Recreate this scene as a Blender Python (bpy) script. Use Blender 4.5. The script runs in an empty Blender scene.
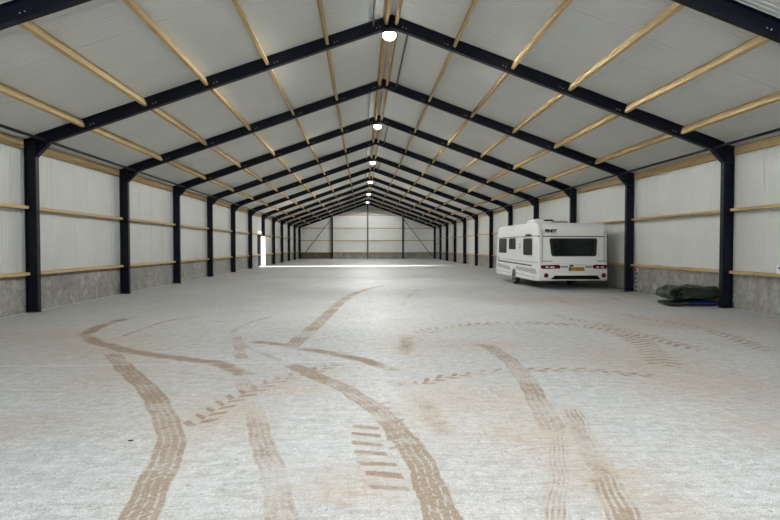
import bpy, bmesh, math, random
import numpy as np
from mathutils import Vector, Matrix, noise as mnoise

random.seed(7)

LAMP = 1420.0               # power of each ridge lamp
LENS = 24.0                 # glow of the lamps' lenses
SKY = 5.2                   # sky seen through the open gate and side door
SUN = 110.0
EXPOSURE = 0.0
GATE_W, GATE_H = 3.0, 4.3   # half width and height of the gate behind the camera
TRACKS = [
    ('rib', 0.24, 1.0, [(-1.96, 2.7), (-2.02, 3.11), (-2.08, 3.46), (-2.14, 3.86), (-2.27, 4.38), (-2.54, 5.03), (-3.02, 5.88), (-3.42, 6.52), (-3.89, 7.19), (-4.48, 8.16)]),
    ('smear', 0.34, 0.95, [(-5.78, 12.07), (-5.94, 11.48), (-5.86, 10.58), (-5.7, 9.86), (-5.36, 9.28), (-4.71, 8.65), (-4.14, 8.14), (-3.74, 7.9), (-2.95, 7.45), (-2.72, 7.34), (-2.38, 6.94), (-2.06, 6.45)]),
    ('smear', 0.12, 0.75, [(-4.92, 9.4), (-4.93, 10.16), (-4.89, 10.92), (-4.88, 11.42), (-4.44, 12.47)]),
    ('smear', 0.1, 0.7, [(-4.55, 14.82), (-4.37, 15.07), (-3.62, 15.58)]),
    ('smear', 0.1, 0.6, [(-2.54, 16.42), (-1.69, 16.7)]),
    ('rib', 0.18, 0.62, [(-2.97, 9.61), (-2.7, 8.63), (-2.5, 7.9), (-2.36, 7.42)]),
    ('smear', 0.14, 0.55, [(-2.68, 12.37), (-3.05, 11.33), (-3.13, 10.31), (-3.06, 9.72), (-2.79, 9.0), (-2.47, 8.32), (-2.01, 7.66), (-1.75, 7.29)]),
    ('smear', 0.3, 0.95, [(-2.7, 8.99), (-2.19, 8.78), (-1.65, 8.28), (-1.15, 7.86), (-0.7, 7.39), (-0.5, 7.07), (-0.19, 6.55)]),
    ('rib', 0.23, 1.0, [(-1.75, 7.29), (-1.4, 6.67), (-1.19, 6.35), (-0.93, 5.94), (-0.71, 5.46), (-0.52, 4.93), (-0.41, 4.47), (-0.34, 4.07), (-0.29, 3.71), (-0.27, 3.37), (-0.26, 3.02), (-0.27, 2.61)]),
    ('lugL', 0.27, 1.0, [(-0.72, 4.88), (-0.69, 4.32), (-0.65, 3.99), (-0.6, 3.73), (-0.56, 3.51), (-0.53, 3.25)]),
    ('lugR', 0.22, 0.75, [(-0.53, 5.6), (-0.44, 5.05), (-0.43, 4.4), (-0.44, 3.81)]),
    ('rib', 0.2, 0.5, [(-2.25, 6.66), (-1.99, 5.91), (-1.69, 4.88), (-1.49, 4.19), (-1.32, 3.61), (-1.24, 3.32), (-1.18, 3.07), (-1.1, 2.66)]),
    ('lug', 0.28, 0.9, [(-2.23, 4.59), (-2.14, 5.2), (-1.98, 5.83), (-1.72, 6.33), (-1.38, 6.72), (-0.96, 7.34)]),
    ('rib', 0.28, 0.85, [(-1.86, 8.29), (-1.76, 9.34), (-1.6, 11.25), (-1.41, 14.17), (-1.14, 17.01), (-0.65, 19.55), (0.18, 21.46)]),
    ('lug', 0.42, 0.92, [(0.22, 9.55), (0.57, 10.0), (1.01, 10.35), (1.6, 10.72), (2.27, 10.83), (3.0, 10.79), (3.73, 10.47), (3.92, 9.94), (4.01, 9.35), (3.89, 8.6), (3.62, 7.73), (3.35, 7.05), (3.11, 6.59)]),
    ('lug', 0.36, 0.85, [(3.67, 12.22), (3.73, 11.57), (3.97, 11.04), (4.09, 10.45), (4.26, 9.34), (4.34, 8.26), (4.45, 7.54)]),
    ('lug', 0.36, 0.9, [(5.33, 12.32), (5.42, 11.35), (5.68, 10.8), (5.85, 10.23), (5.78, 9.43), (5.59, 8.51), (5.38, 7.49)]),
    ('lug', 0.24, 0.85, [(-0.2, 5.9), (0.11, 6.29), (0.52, 6.46), (0.91, 6.65), (1.32, 6.69), (1.72, 6.68), (2.3, 6.63), (2.56, 6.36), (3.01, 6.28)]),
    ('rib', 0.24, 0.75, [(0.94, 8.27), (1.27, 8.46), (1.31, 7.63), (1.27, 6.63), (1.13, 5.74), (1.01, 4.97), (0.84, 4.24)]),
    ('streak', 0.24, 0.62, [(1.33, 5.28), (0.97, 4.47), (0.71, 3.84), (0.52, 3.36), (0.39, 2.99), (0.24, 2.59)]),
    ('streak', 0.34, 0.74, [(1.33, 5.25), (1.16, 4.51), (1.01, 3.94), (0.89, 3.42), (0.81, 2.97), (0.73, 2.56)]),
    ('streak', 0.3, 0.7, [(1.33, 5.28), (1.06, 4.23), (0.92, 3.65), (0.75, 2.97), (0.66, 2.56)]),
    ('smear', 0.35, 0.66, [(0.06, 9.35), (-0.04, 8.32), (-0.12, 7.56)]),
    ('smear', 0.3, 0.6, [(-0.32, 6.36), (-0.17, 5.61), (-0.09, 5.09), (-0.04, 4.65), (-0.05, 4.18)]),
    ('smear', 0.2, 0.5, [(-0.08, 4.53), (0.06, 4.47), (0.19, 4.49)]),
    ('smear', 0.2, 0.5, [(0.34, 14.08), (0.73, 16.91), (1.49, 20.15)]),
    ('smear', 0.3, 0.5, [(5.36, 16.67), (4.87, 14.33)]),
    ('smear', 0.3, 0.5, [(6.9, 16.42), (6.75, 14.49)]),
    ('smear', 0.3, 0.55, [(2.79, 4.64), (2.77, 4.43), (2.81, 4.33)]),
    ('smear', 0.25, 0.5, [(1.12, 3.26), (1.15, 3.09), (1.16, 2.95)]),
    ('smear', 0.05, 0.6, [(1.45, 2.98), (1.56, 2.97)]),
    ('smear', 0.16, 0.5, [(0.36, 8.47), (0.57, 8.29), (0.96, 8.27)]),
    ('smear', 0.12, 0.45, [(-1.84, 14.19), (-0.5, 15.14), (0.37, 15.37)]),
]
STAINS = [
    (-4.86, 8.49, 1.06, 1.15),
    (-6.21, 9.75, 1.05, 0.87),
    (-3.61, 4.86, 0.44, 0.33),
    (-3.87, 6.77, 0.49, 0.74),
    (-2.01, 5.10, 0.42, 0.55),
    (-1.43, 6.14, 0.57, 0.53),
    (3.05, 7.17, 0.95, 0.87),
    (3.33, 5.99, 0.79, 0.96),
    (0.48, 5.49, 0.61, 0.72),
    (0.64, 4.33, 0.45, 0.59),
    (0.94, 3.53, 0.37, 0.40),
    (-0.08, 5.22, 0.29, 0.84),
    (-0.84, 3.47, 0.39, 0.35),
    (1.08, 3.15, 0.27, 0.22),
    (2.78, 4.53, 0.31, 0.31),
    (-0.04, 8.67, 0.40, 1.24),
    (5.08, 15.55, 1.76, 1.45),
    (5.84, 10.47, 1.60, 1.07),
    (1.15, 8.46, 0.96, 0.52),
]
S = bpy.context.scene
COL = S.collection
PI = math.pi

# ------------------------------------------------------------------ measures
BAY = 5.0
Y1 = 13.24                  # first column pair seen in full
HALF = 8.454                # hall centre line to the inner column flange
CD = 0.27                   # column depth
SL = 0.355                  # roof slope (rise / run)
ANG = math.atan(SL)
RZ = 7.23                   # underside of the roof sheets at the ridge
WALLX = 8.80                # inner face of the cladding
YB = 68.50                  # inner face of the far gable
YF = -1.76                  # front gable with the open gate, behind the camera
def roof_z(x): return RZ - SL * abs(x)

# ------------------------------------------------------------------ helpers
class MB:
    def __init__(s): s.v, s.f, s.m = [], [], []
    def add(s, vs, fs, mi=0):
        o = len(s.v); s.v += [tuple(v) for v in vs]
        for f in fs: s.f.append([i + o for i in f]); s.m.append(mi)
        return s
    def box(s, x0, x1, y0, y1, z0, z1, mi=0, M=None):
        vs = [Vector((x, y, z)) for x in (x0, x1) for y in (y0, y1) for z in (z0, z1)]
        if M is not None: vs = [M @ v for v in vs]
        return s.add(vs, [(0,1,3,2),(4,6,7,5),(0,4,5,1),(2,3,7,6),(0,2,6,4),(1,5,7,3)], mi)
    def prism(s, poly, a, b, axis='Y', mi=0):
        # poly: 2D outline in the other two axes, extruded from a to b
        def P(p, t):
            return {'X': (t, p[0], p[1]), 'Y': (p[0], t, p[1]), 'Z': (p[0], p[1], t)}[axis]
        n = len(poly)
        vs = [P(p, a) for p in poly] + [P(p, b) for p in poly]
        fs = [list(range(n)), list(range(2*n-1, n-1, -1))] + [(i, (i+1) % n, n+(i+1) % n, n+i) for i in range(n)]
        return s.add(vs, fs, mi)
    def tube(s, p, q, r, n=12, r2=None, mi=0, cap=True):
        p, q = Vector(p), Vector(q); d = (q-p).normalized()
        a = d.orthogonal().normalized(); b = d.cross(a)
        r2 = r if r2 is None else r2
        vs = [p + (a*math.cos(2*PI*i/n) + b*math.sin(2*PI*i/n))*r for i in range(n)]
        vs += [q + (a*math.cos(2*PI*i/n) + b*math.sin(2*PI*i/n))*r2 for i in range(n)]
        fs = [(i, (i+1) % n, n+(i+1) % n, n+i) for i in range(n)]
        if cap: fs += [list(range(n))[::-1], list(range(n, 2*n))]
        return s.add(vs, fs, mi)
    def path(s, pts, r, n=8, mi=0):
        for a, b in zip(pts[:-1], pts[1:]): s.tube(a, b, r, n, mi=mi)
        return s
    def lathe(s, prof, c, axis='Z', n=24, mi=0):
        # prof: (radius, height) list about an axis through c
        c = Vector(c); vs, fs = [], []
        for r, h in prof:
            for i in range(n):
                t = 2*PI*i/n; x, y = r*math.cos(t), r*math.sin(t)
                vs.append(c + Vector({'Z': (x, y, h), 'Y': (x, h, y), 'X': (h, x, y)}[axis]))
        for k in range(len(prof)-1):
            for i in range(n):
                j = (i+1) % n
                fs.append((k*n+i, k*n+j, (k+1)*n+j, (k+1)*n+i))
        fs.append(list(range(n))[::-1]); fs.append([(len(prof)-1)*n+i for i in range(n)])
        return s.add(vs, fs, mi)
    def build(s, name, mats, parent=None, bevel=0, smooth=False, seg=2, recalc=True, kind=None):
        me = bpy.data.meshes.new(name); me.from_pydata(s.v, [], s.f)
        mats = mats if isinstance(mats, (list, tuple)) else [mats]
        for m in mats: me.materials.append(m)
        me.polygons.foreach_set('material_index', s.m)
        if recalc or bevel:
            bm = bmesh.new(); bm.from_mesh(me)
            bmesh.ops.recalc_face_normals(bm, faces=bm.faces)
            if bevel:
                es = [e for e in bm.edges if len(e.link_faces) == 2 and e.calc_face_angle(0) > 0.6]
                bmesh.ops.bevel(bm, geom=es, offset=bevel, segments=seg, affect='EDGES', profile=.5, clamp_overlap=True)
            bm.to_mesh(me); bm.free()
        if smooth or bevel:
            for p in me.polygons: p.use_smooth = True
            try: me.set_sharp_from_angle(angle=math.radians(35))
            except Exception: pass
        o = bpy.data.objects.new(name, me); COL.objects.link(o)
        if parent: o.parent = parent
        if kind: o['kind'] = kind
        return o

def tag(o, label, cat, group=None, kind='thing'):
    o['label'] = label; o['category'] = cat; o['kind'] = kind
    if group: o['group'] = group
    return o
def empty(name, loc, label, cat, group=None):
    o = bpy.data.objects.new(name, None); o.empty_display_size = .1; COL.objects.link(o); o.location = loc
    return tag(o, label, cat, group)
def copy_tree(o, parent=None):
    c = o.copy(); COL.objects.link(c)
    if parent: c.parent = parent
    for ch in [x for x in COL.objects if x.parent == o and x is not c]: copy_tree(ch, c)
    return c
def struct(o): o['kind'] = 'structure'; return o
ORD = 'zeroth first second third fourth fifth sixth seventh eighth ninth tenth eleventh twelfth'.split()

# ------------------------------------------------------------------ materials
def new_mat(name):
    m = bpy.data.materials.new(name); m.use_nodes = True
    nt = m.node_tree; b = nt.nodes['Principled BSDF']
    return m, nt, b
def N(nt, t, **k):
    n = nt.nodes.new(t)
    for a, v in k.items():
        if a in n.inputs.keys(): n.inputs[a].default_value = v
        else: setattr(n, a, v)
    return n
def L(nt, a, b): nt.links.new(a, b)
def ramp(nt, fac, stops):
    r = nt.nodes.new('ShaderNodeValToRGB'); e = r.color_ramp.elements
    while len(e) < len(stops): e.new(.5)
    for k, (p, c) in zip(e, stops): k.position = p; k.color = (*c, 1) if len(c) == 3 else c
    L(nt, fac, r.inputs[0]); return r.outputs[0]
def mixc(nt, fac, a, b, mode='MIX'):
    n = nt.nodes.new('ShaderNodeMix'); n.data_type = 'RGBA'; n.blend_type = mode
    for s, v in ((n.inputs[0], fac), (n.inputs[6], a), (n.inputs[7], b)):
        if hasattr(v, 'is_output'): L(nt, v, s)
        elif isinstance(v, (int, float)): s.default_value = v
        else: s.default_value = (*v, 1)
    return n.outputs[2]
def math_n(nt, op, a, b=None, c=None, clamp=False):
    n = nt.nodes.new('ShaderNodeMath'); n.operation = op; n.use_clamp = clamp
    for i, v in enumerate((a, b, c)):
        if v is None: continue
        if hasattr(v, 'is_output'): L(nt, v, n.inputs[i])
        else: n.inputs[i].default_value = v
    return n.outputs[0]
def coords(nt, scale=(1, 1, 1), loc=None, rot=None, kind='Object'):
    t = nt.nodes.new('ShaderNodeTexCoord'); mp = nt.nodes.new('ShaderNodeMapping')
    mp.inputs['Scale'].default_value = scale
    if rot: mp.inputs['Rotation'].default_value = rot
    L(nt, t.outputs[kind], mp.inputs[0])
    if loc is not None: L(nt, loc, mp.inputs['Location'])
    return mp.outputs[0]
def noise_n(nt, vec, scale, detail=4, rough=.55):
    n = nt.nodes.new('ShaderNodeTexNoise'); n.inputs['Scale'].default_value = scale
    n.inputs['Detail'].default_value = detail; n.inputs['Roughness'].default_value = rough
    if vec is not None: L(nt, vec, n.inputs['Vector'])
    return n.outputs[0]
def bump(nt, b, h, strength, dist=.01):
    n = nt.nodes.new('ShaderNodeBump'); n.inputs['Strength'].default_value = strength; n.inputs['Distance'].default_value = dist
    L(nt, h, n.inputs['Height']); L(nt, n.outputs[0], b.inputs['Normal'])

def plain(name, col, rough=.5, metal=0, spec=.5, var=.06, scale=6, emit=None, es=0, coat=0):
    m, nt, b = new_mat(name)
    c = coords(nt); n = noise_n(nt, c, scale)
    lo = tuple(max(0, x*(1-var)) for x in col); hi = tuple(min(1, x*(1+var)) for x in col)
    L(nt, ramp(nt, n, [(.3, lo), (.7, hi)]), b.inputs['Base Color'])
    b.inputs['Roughness'].default_value = rough; b.inputs['Metallic'].default_value = metal
    b.inputs['Specular IOR Level'].default_value = spec
    if coat: b.inputs['Coat Weight'].default_value = coat
    if emit:
        b.inputs['Emission Color'].default_value = (*emit, 1); b.inputs['Emission Strength'].default_value = es
    return m

def timber():
    m, nt, b = new_mat('pine_timber')
    oi = nt.nodes.new('ShaderNodeObjectInfo')
    off = nt.nodes.new('ShaderNodeCombineXYZ')
    L(nt, math_n(nt, 'MULTIPLY', oi.outputs['Random'], 37.0), off.inputs[0]); L(nt, math_n(nt, 'MULTIPLY', oi.outputs['Random'], 91.0), off.inputs[1])
    c = coords(nt, (28, 1.3, 28), off.outputs[0])
    g = noise_n(nt, c, 1.0, 5, .6)
    c2 = coords(nt, (9, .35, 9), off.outputs[0])
    g2 = noise_n(nt, c2, 1.0, 3, .5)
    col = ramp(nt, g, [(.25, (.31, .20, .085)), (.5, (.45, .315, .15)), (.75, (.56, .42, .225))])
    col = mixc(nt, math_n(nt, 'MULTIPLY', g2, .55), col, (.62, .475, .27))
    c3 = coords(nt, (9, 2.2, 9), off.outputs[0])
    vor = nt.nodes.new('ShaderNodeTexVoronoi'); vor.inputs['Scale'].default_value = 1.0; L(nt, c3, vor.inputs['Vector'])
    knot = math_n(nt, 'LESS_THAN', vor.outputs['Distance'], .13)
    col = mixc(nt, math_n(nt, 'MULTIPLY', knot, .6), col, (.22, .12, .06))
    v = math_n(nt, 'MULTIPLY_ADD', oi.outputs['Random'], .22, .86)
    hs = nt.nodes.new('ShaderNodeHueSaturation'); L(nt, v, hs.inputs['Value']); L(nt, col, hs.inputs['Color'])
    L(nt, hs.outputs[0], b.inputs['Base Color']); b.inputs['Roughness'].default_value = .7; b.inputs['Specular IOR Level'].default_value = .2
    bump(nt, b, g, .15, .004)
    return m

def concrete_wall(name, lo, hi, seam=True):
    m, nt, b = new_mat(name)
    c = coords(nt); n1 = noise_n(nt, c, 1.1, 6, .62); n2 = noise_n(nt, c, 7, 6, .7); n3 = noise_n(nt, c, 60, 3)
    col = ramp(nt, n1, [(.3, lo), (.7, hi)])
    col = mixc(nt, math_n(nt, 'MULTIPLY', ramp(nt, n2, [(.42, (0,)*3), (.62, (1,)*3)]), .55), col, tuple(x*.62 for x in lo))
    cs = coords(nt, (1, 2.2, .25)); n4 = noise_n(nt, cs, 1.6, 4)      # rain-run streaks
    col = mixc(nt, math_n(nt, 'MULTIPLY', ramp(nt, n4, [(.5, (0,)*3), (.7, (1,)*3)]), .4), col, tuple(x*.7 for x in lo))
    pale = noise_n(nt, c, 2.3, 3)
    col = mixc(nt, math_n(nt, 'MULTIPLY', ramp(nt, pale, [(.58, (0,)*3), (.7, (1,)*3)]), .5), col, tuple(min(1, x*1.25) for x in hi))
    L(nt, col, b.inputs['Base Color']); b.inputs['Roughness'].default_value = .85
    bump(nt, b, math_n(nt, 'ADD', n2, math_n(nt, 'MULTIPLY', n3, .5)), .25, .01)
    return m

def cladding(name, col, rough, spec=.5):
    m, nt, b = new_mat(name)
    c = coords(nt); n1 = noise_n(nt, c, .5, 3); n2 = noise_n(nt, coords(nt, (1, 1, .2)), 3, 4)
    lo = tuple(x*.95 for x in col); hi = tuple(min(1, x*1.03) for x in col)
    cc = ramp(nt, n1, [(.3, lo), (.7, hi)])
    cc = mixc(nt, math_n(nt, 'MULTIPLY', ramp(nt, n2, [(.5, (0,)*3), (.8, (1,)*3)]), .25), cc, (col[0]*.9, col[1]*.88, col[2]*.8))
    L(nt, cc, b.inputs['Base Color']); b.inputs['Roughness'].default_value = rough
    b.inputs['Specular IOR Level'].default_value = spec
    return m

def floor_mat():
    m, nt, b = new_mat('dusty_concrete_floor')
    c = coords(nt)
    big = noise_n(nt, c, .32, 5, .6); mid = noise_n(nt, c, 1.5, 6, .65)
    streak = noise_n(nt, coords(nt, (2.2, 15, 1), rot=(0, 0, .45)), 1.0, 6, .7)     # trowel and scrape marks
    streak2 = noise_n(nt, coords(nt, (40, 6, 1), rot=(0, 0, -.5)), 1.0, 6, .7)
    fine = noise_n(nt, c, 42, 6, .8); grit = noise_n(nt, c, 120, 3, .7); patch = noise_n(nt, c, 9, 6, .75)
    def st(n, lo, hi, k, inv=False):
        return math_n(nt, 'MULTIPLY', ramp(nt, n, [(lo, (1,)*3 if inv else (0,)*3), (hi, (0,)*3 if inv else (1,)*3)]), k)
    col = ramp(nt, big, [(.36, (.37, .39, .41)), (.5, (.445, .455, .46)), (.64, (.50, .50, .495))])
    col = mixc(nt, st(mid, .42, .60, .5), col, (.52, .52, .515))
    col = mixc(nt, st(noise_n(nt, c, .55, 5, .65), .50, .64, .5), col, (.46, .41, .365))
    col = mixc(nt, st(streak, .40, .50, .5, True), col, (.31, .295, .28))
    col = mixc(nt, st(streak2, .54, .66, .30), col, (.58, .575, .565))
    col = mixc(nt, st(patch, .40, .49, .5, True), col, (.34, .305, .27))
    col = mixc(nt, st(patch, .53, .61, .5), col, (.59, .595, .60))
    col = mixc(nt, st(fine, .36, .45, .6, True), col, (.24, .21, .18))
    col = mixc(nt, st(fine, .56, .66, .6), col, (.66, .66, .655))
    col = mixc(nt, 1.0, col, ramp(nt, grit, [(.36, (.62,)*3), (.64, (1.30,)*3)]), 'MULTIPLY')
    scr = noise_n(nt, coords(nt, (5, 34, 1), rot=(0, 0, .6)), 1.0, 5, .75)          # dried mud dragged over the slab
    scr2 = noise_n(nt, coords(nt, (30, 5, 1), rot=(0, 0, -.25)), 1.0, 5, .75)
    zn = math_n(nt, 'MULTIPLY', ramp(nt, noise_n(nt, c, .42, 3, .5), [(.42, (0,)*3), (.60, (1,)*3)]), .35)
    sta = nt.nodes.new('ShaderNodeAttribute'); sta.attribute_name = 'stain'
    zone = math_n(nt, 'ADD', zn, sta.outputs['Fac'], clamp=True)
    film = noise_n(nt, c, 2.6, 6, .7)
    col = mixc(nt, math_n(nt, 'MULTIPLY', st(film, .36, .56, .95), sta.outputs['Fac']), col, (.43, .378, .333))
    fleck = noise_n(nt, c, 21, 4, .65)
    col = mixc(nt, st(fleck, .33, .40, .7, True), col, (.235, .195, .16))
    col = mixc(nt, st(fleck, .60, .67, .55), col, (.64, .64, .64))
    col = mixc(nt, math_n(nt, 'MULTIPLY', st(scr, .51, .58, .8), zone), col, (.33, .27, .215))
    col = mixc(nt, math_n(nt, 'MULTIPLY', st(scr2, .53, .60, .7), zone), col, (.36, .295, .235))
    at = nt.nodes.new('ShaderNodeAttribute'); at.attribute_name = 'mud'
    mud = at.outputs['Fac']
    br = math_n(nt, 'ADD', math_n(nt, 'MULTIPLY_ADD', fine, 3.2, -1.6), math_n(nt, 'MULTIPLY_ADD', patch, 2.8, -1.4))
    br = math_n(nt, 'ADD', br, math_n(nt, 'MULTIPLY_ADD', mid, 1.4, -.7))
    thr = math_n(nt, 'ADD', math_n(nt, 'MULTIPLY_ADD', mud, 1.45, -.72), br)
    hard = ramp(nt, thr, [(.0, (0,)*3), (.6, (1,)*3)])
    col = mixc(nt, math_n(nt, 'MULTIPLY', mud, .42, clamp=True), col, (.40, .325, .255))
    mudc = ramp(nt, math_n(nt, 'ADD', math_n(nt, 'MULTIPLY', grit, .5), math_n(nt, 'MULTIPLY', fine, .5)), [(.38, (.125, .088, .062)), (.5, (.27, .20, .148)), (.62, (.38, .30, .235))])
    hm = nt.nodes.new('ShaderNodeMath'); hm.operation = 'MULTIPLY'; L(nt, hard, hm.inputs[0]); hm.inputs[1].default_value = .88
    col = mixc(nt, hm.outputs[0], col, mudc)
    jt = nt.nodes.new('ShaderNodeAttribute'); jt.attribute_name = 'chalk'
    col = mixc(nt, math_n(nt, 'MULTIPLY', jt.outputs['Fac'], math_n(nt, 'MULTIPLY', fine, 1.3), clamp=True), col, (.80, .80, .78))
    dk = nt.nodes.new('ShaderNodeAttribute'); dk.attribute_name = 'joint'
    col = mixc(nt, math_n(nt, 'MULTIPLY', dk.outputs['Fac'], .6), col, (.28, .27, .26))
    L(nt, col, b.inputs['Base Color'])
    rg = ramp(nt, mid, [(.35, (.50,)*3), (.65, (.70,)*3)])
    rr = nt.nodes.new('ShaderNodeMath'); rr.operation = 'MULTIPLY_ADD'; rr.use_clamp = True
    L(nt, hm.outputs[0], rr.inputs[0]); rr.inputs[1].default_value = .4; L(nt, rg, rr.inputs[2])
    L(nt, rr.outputs[0], b.inputs['Roughness'])
    b.inputs['Specular IOR Level'].default_value = .16
    h = math_n(nt, 'ADD', math_n(nt, 'MULTIPLY', fine, .5), math_n(nt, 'ADD', math_n(nt, 'MULTIPLY', streak, .5), math_n(nt, 'MULTIPLY', hm.outputs[0], .8)))
    bump(nt, b, h, .35, .006)
    return m

M = {}
M['steel'] = plain('navy_painted_steel', (.0032, .0045, .0115), .45, spec=.24, var=.2, scale=3)
M['grey_steel'] = plain('grey_steel', (.085, .092, .10), .4, metal=.3, var=.15)
M['zinc'] = plain('zinc_bolt', (.62, .62, .60), .35, metal=.7)
M['timber'] = timber()
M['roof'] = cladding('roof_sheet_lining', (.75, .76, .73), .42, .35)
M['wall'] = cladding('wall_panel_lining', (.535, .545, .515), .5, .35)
M['wall_far'] = cladding('gable_panel_lining', (.72, .73, .69), .5, .35)  # paler than the side walls, standing in for light missing at the gable
M['plinth'] = concrete_wall('cast_concrete', (.22, .21, .19), (.36, .345, .315))
M['plinth_dark'] = concrete_wall('dark_cast_concrete', (.085, .075, .06), (.16, .14, .115))
M['floor'] = floor_mat()
M['lens'] = plain('lamp_lens', (.9, .9, .9), .3, emit=(.98, 1, .97), es=LENS)
M['lamp_body'] = plain('lamp_housing', (.03, .03, .032), .4, metal=.4)
M['white_gloss'] = plain('caravan_white', (.78, .78, .755), .28, var=.015, coat=.3)
M['white_trim'] = plain('white_plastic', (.62, .63, .62), .4, var=.03)
M['grey_trim'] = plain('grey_trim', (.27, .28, .285), .45, var=.05)
M['dark_trim'] = plain('dark_trim', (.028, .03, .034), .4)
M['blue_stripe'] = plain('dark_blue_stripe', (.025, .035, .06), .35)
M['black'] = plain('black_plastic', (.010, .010, .011), .5, spec=.3)
M['window'] = plain('tinted_acrylic', (.006, .007, .007), .25, var=.3, scale=2.5, spec=.3)
M['window_in'] = plain('tinted_acrylic_pane', (.009, .011, .0105), .22, var=.5, scale=3.0, spec=.2)
M['red_lens'] = plain('red_lens', (.10, .004, .007), .2, var=.2, coat=.5)
M['clear_lens'] = plain('clear_lens', (.75, .72, .70), .15)
M['plate'] = plain('yellow_plate', (.52, .30, .04), .4)
M['plate_blue'] = plain('plate_blue', (.03, .05, .25), .4)
M['rubber'] = plain('tyre_rubber', (.018, .018, .018), .8)
M['alloy'] = plain('alloy_rim', (.5, .5, .5), .3, metal=.6)
M['tarp'] = plain('green_tarpaulin', (.020, .030, .019), .42, var=.35, scale=5, spec=.5)
M['tarp_blue'] = plain('blue_tarpaulin', (.006, .018, .115), .4, var=.3, scale=6)
M['red'] = plain('red_plastic', (.38, .03, .03), .4)
M['cable'] = plain('dark_cable', (.02, .02, .02), .6)
M['white_card'] = plain('white_card', (.75, .75, .76), .6)
M['purple'] = plain('purple_print', (.09, .02, .08), .6)
M['matte_black'] = plain('matte_black', (.006, .006, .006), .9, spec=.05)
M['door_frame'] = plain('dark_door_frame', (.008, .009, .012), .95, spec=0)
M['light_panel'] = plain('pale_grey_panel', (.40, .41, .41), .45, var=.04)
M['door'] = plain('white_sun_panel', (.80, .80, .78), .5)
M['led'] = plain('lit_lamp_head', (.9, .9, .9), .3, emit=(1, 1, .97), es=7)
M['ext'] = plain('yard_paving', (.35, .34, .32), .9)
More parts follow.
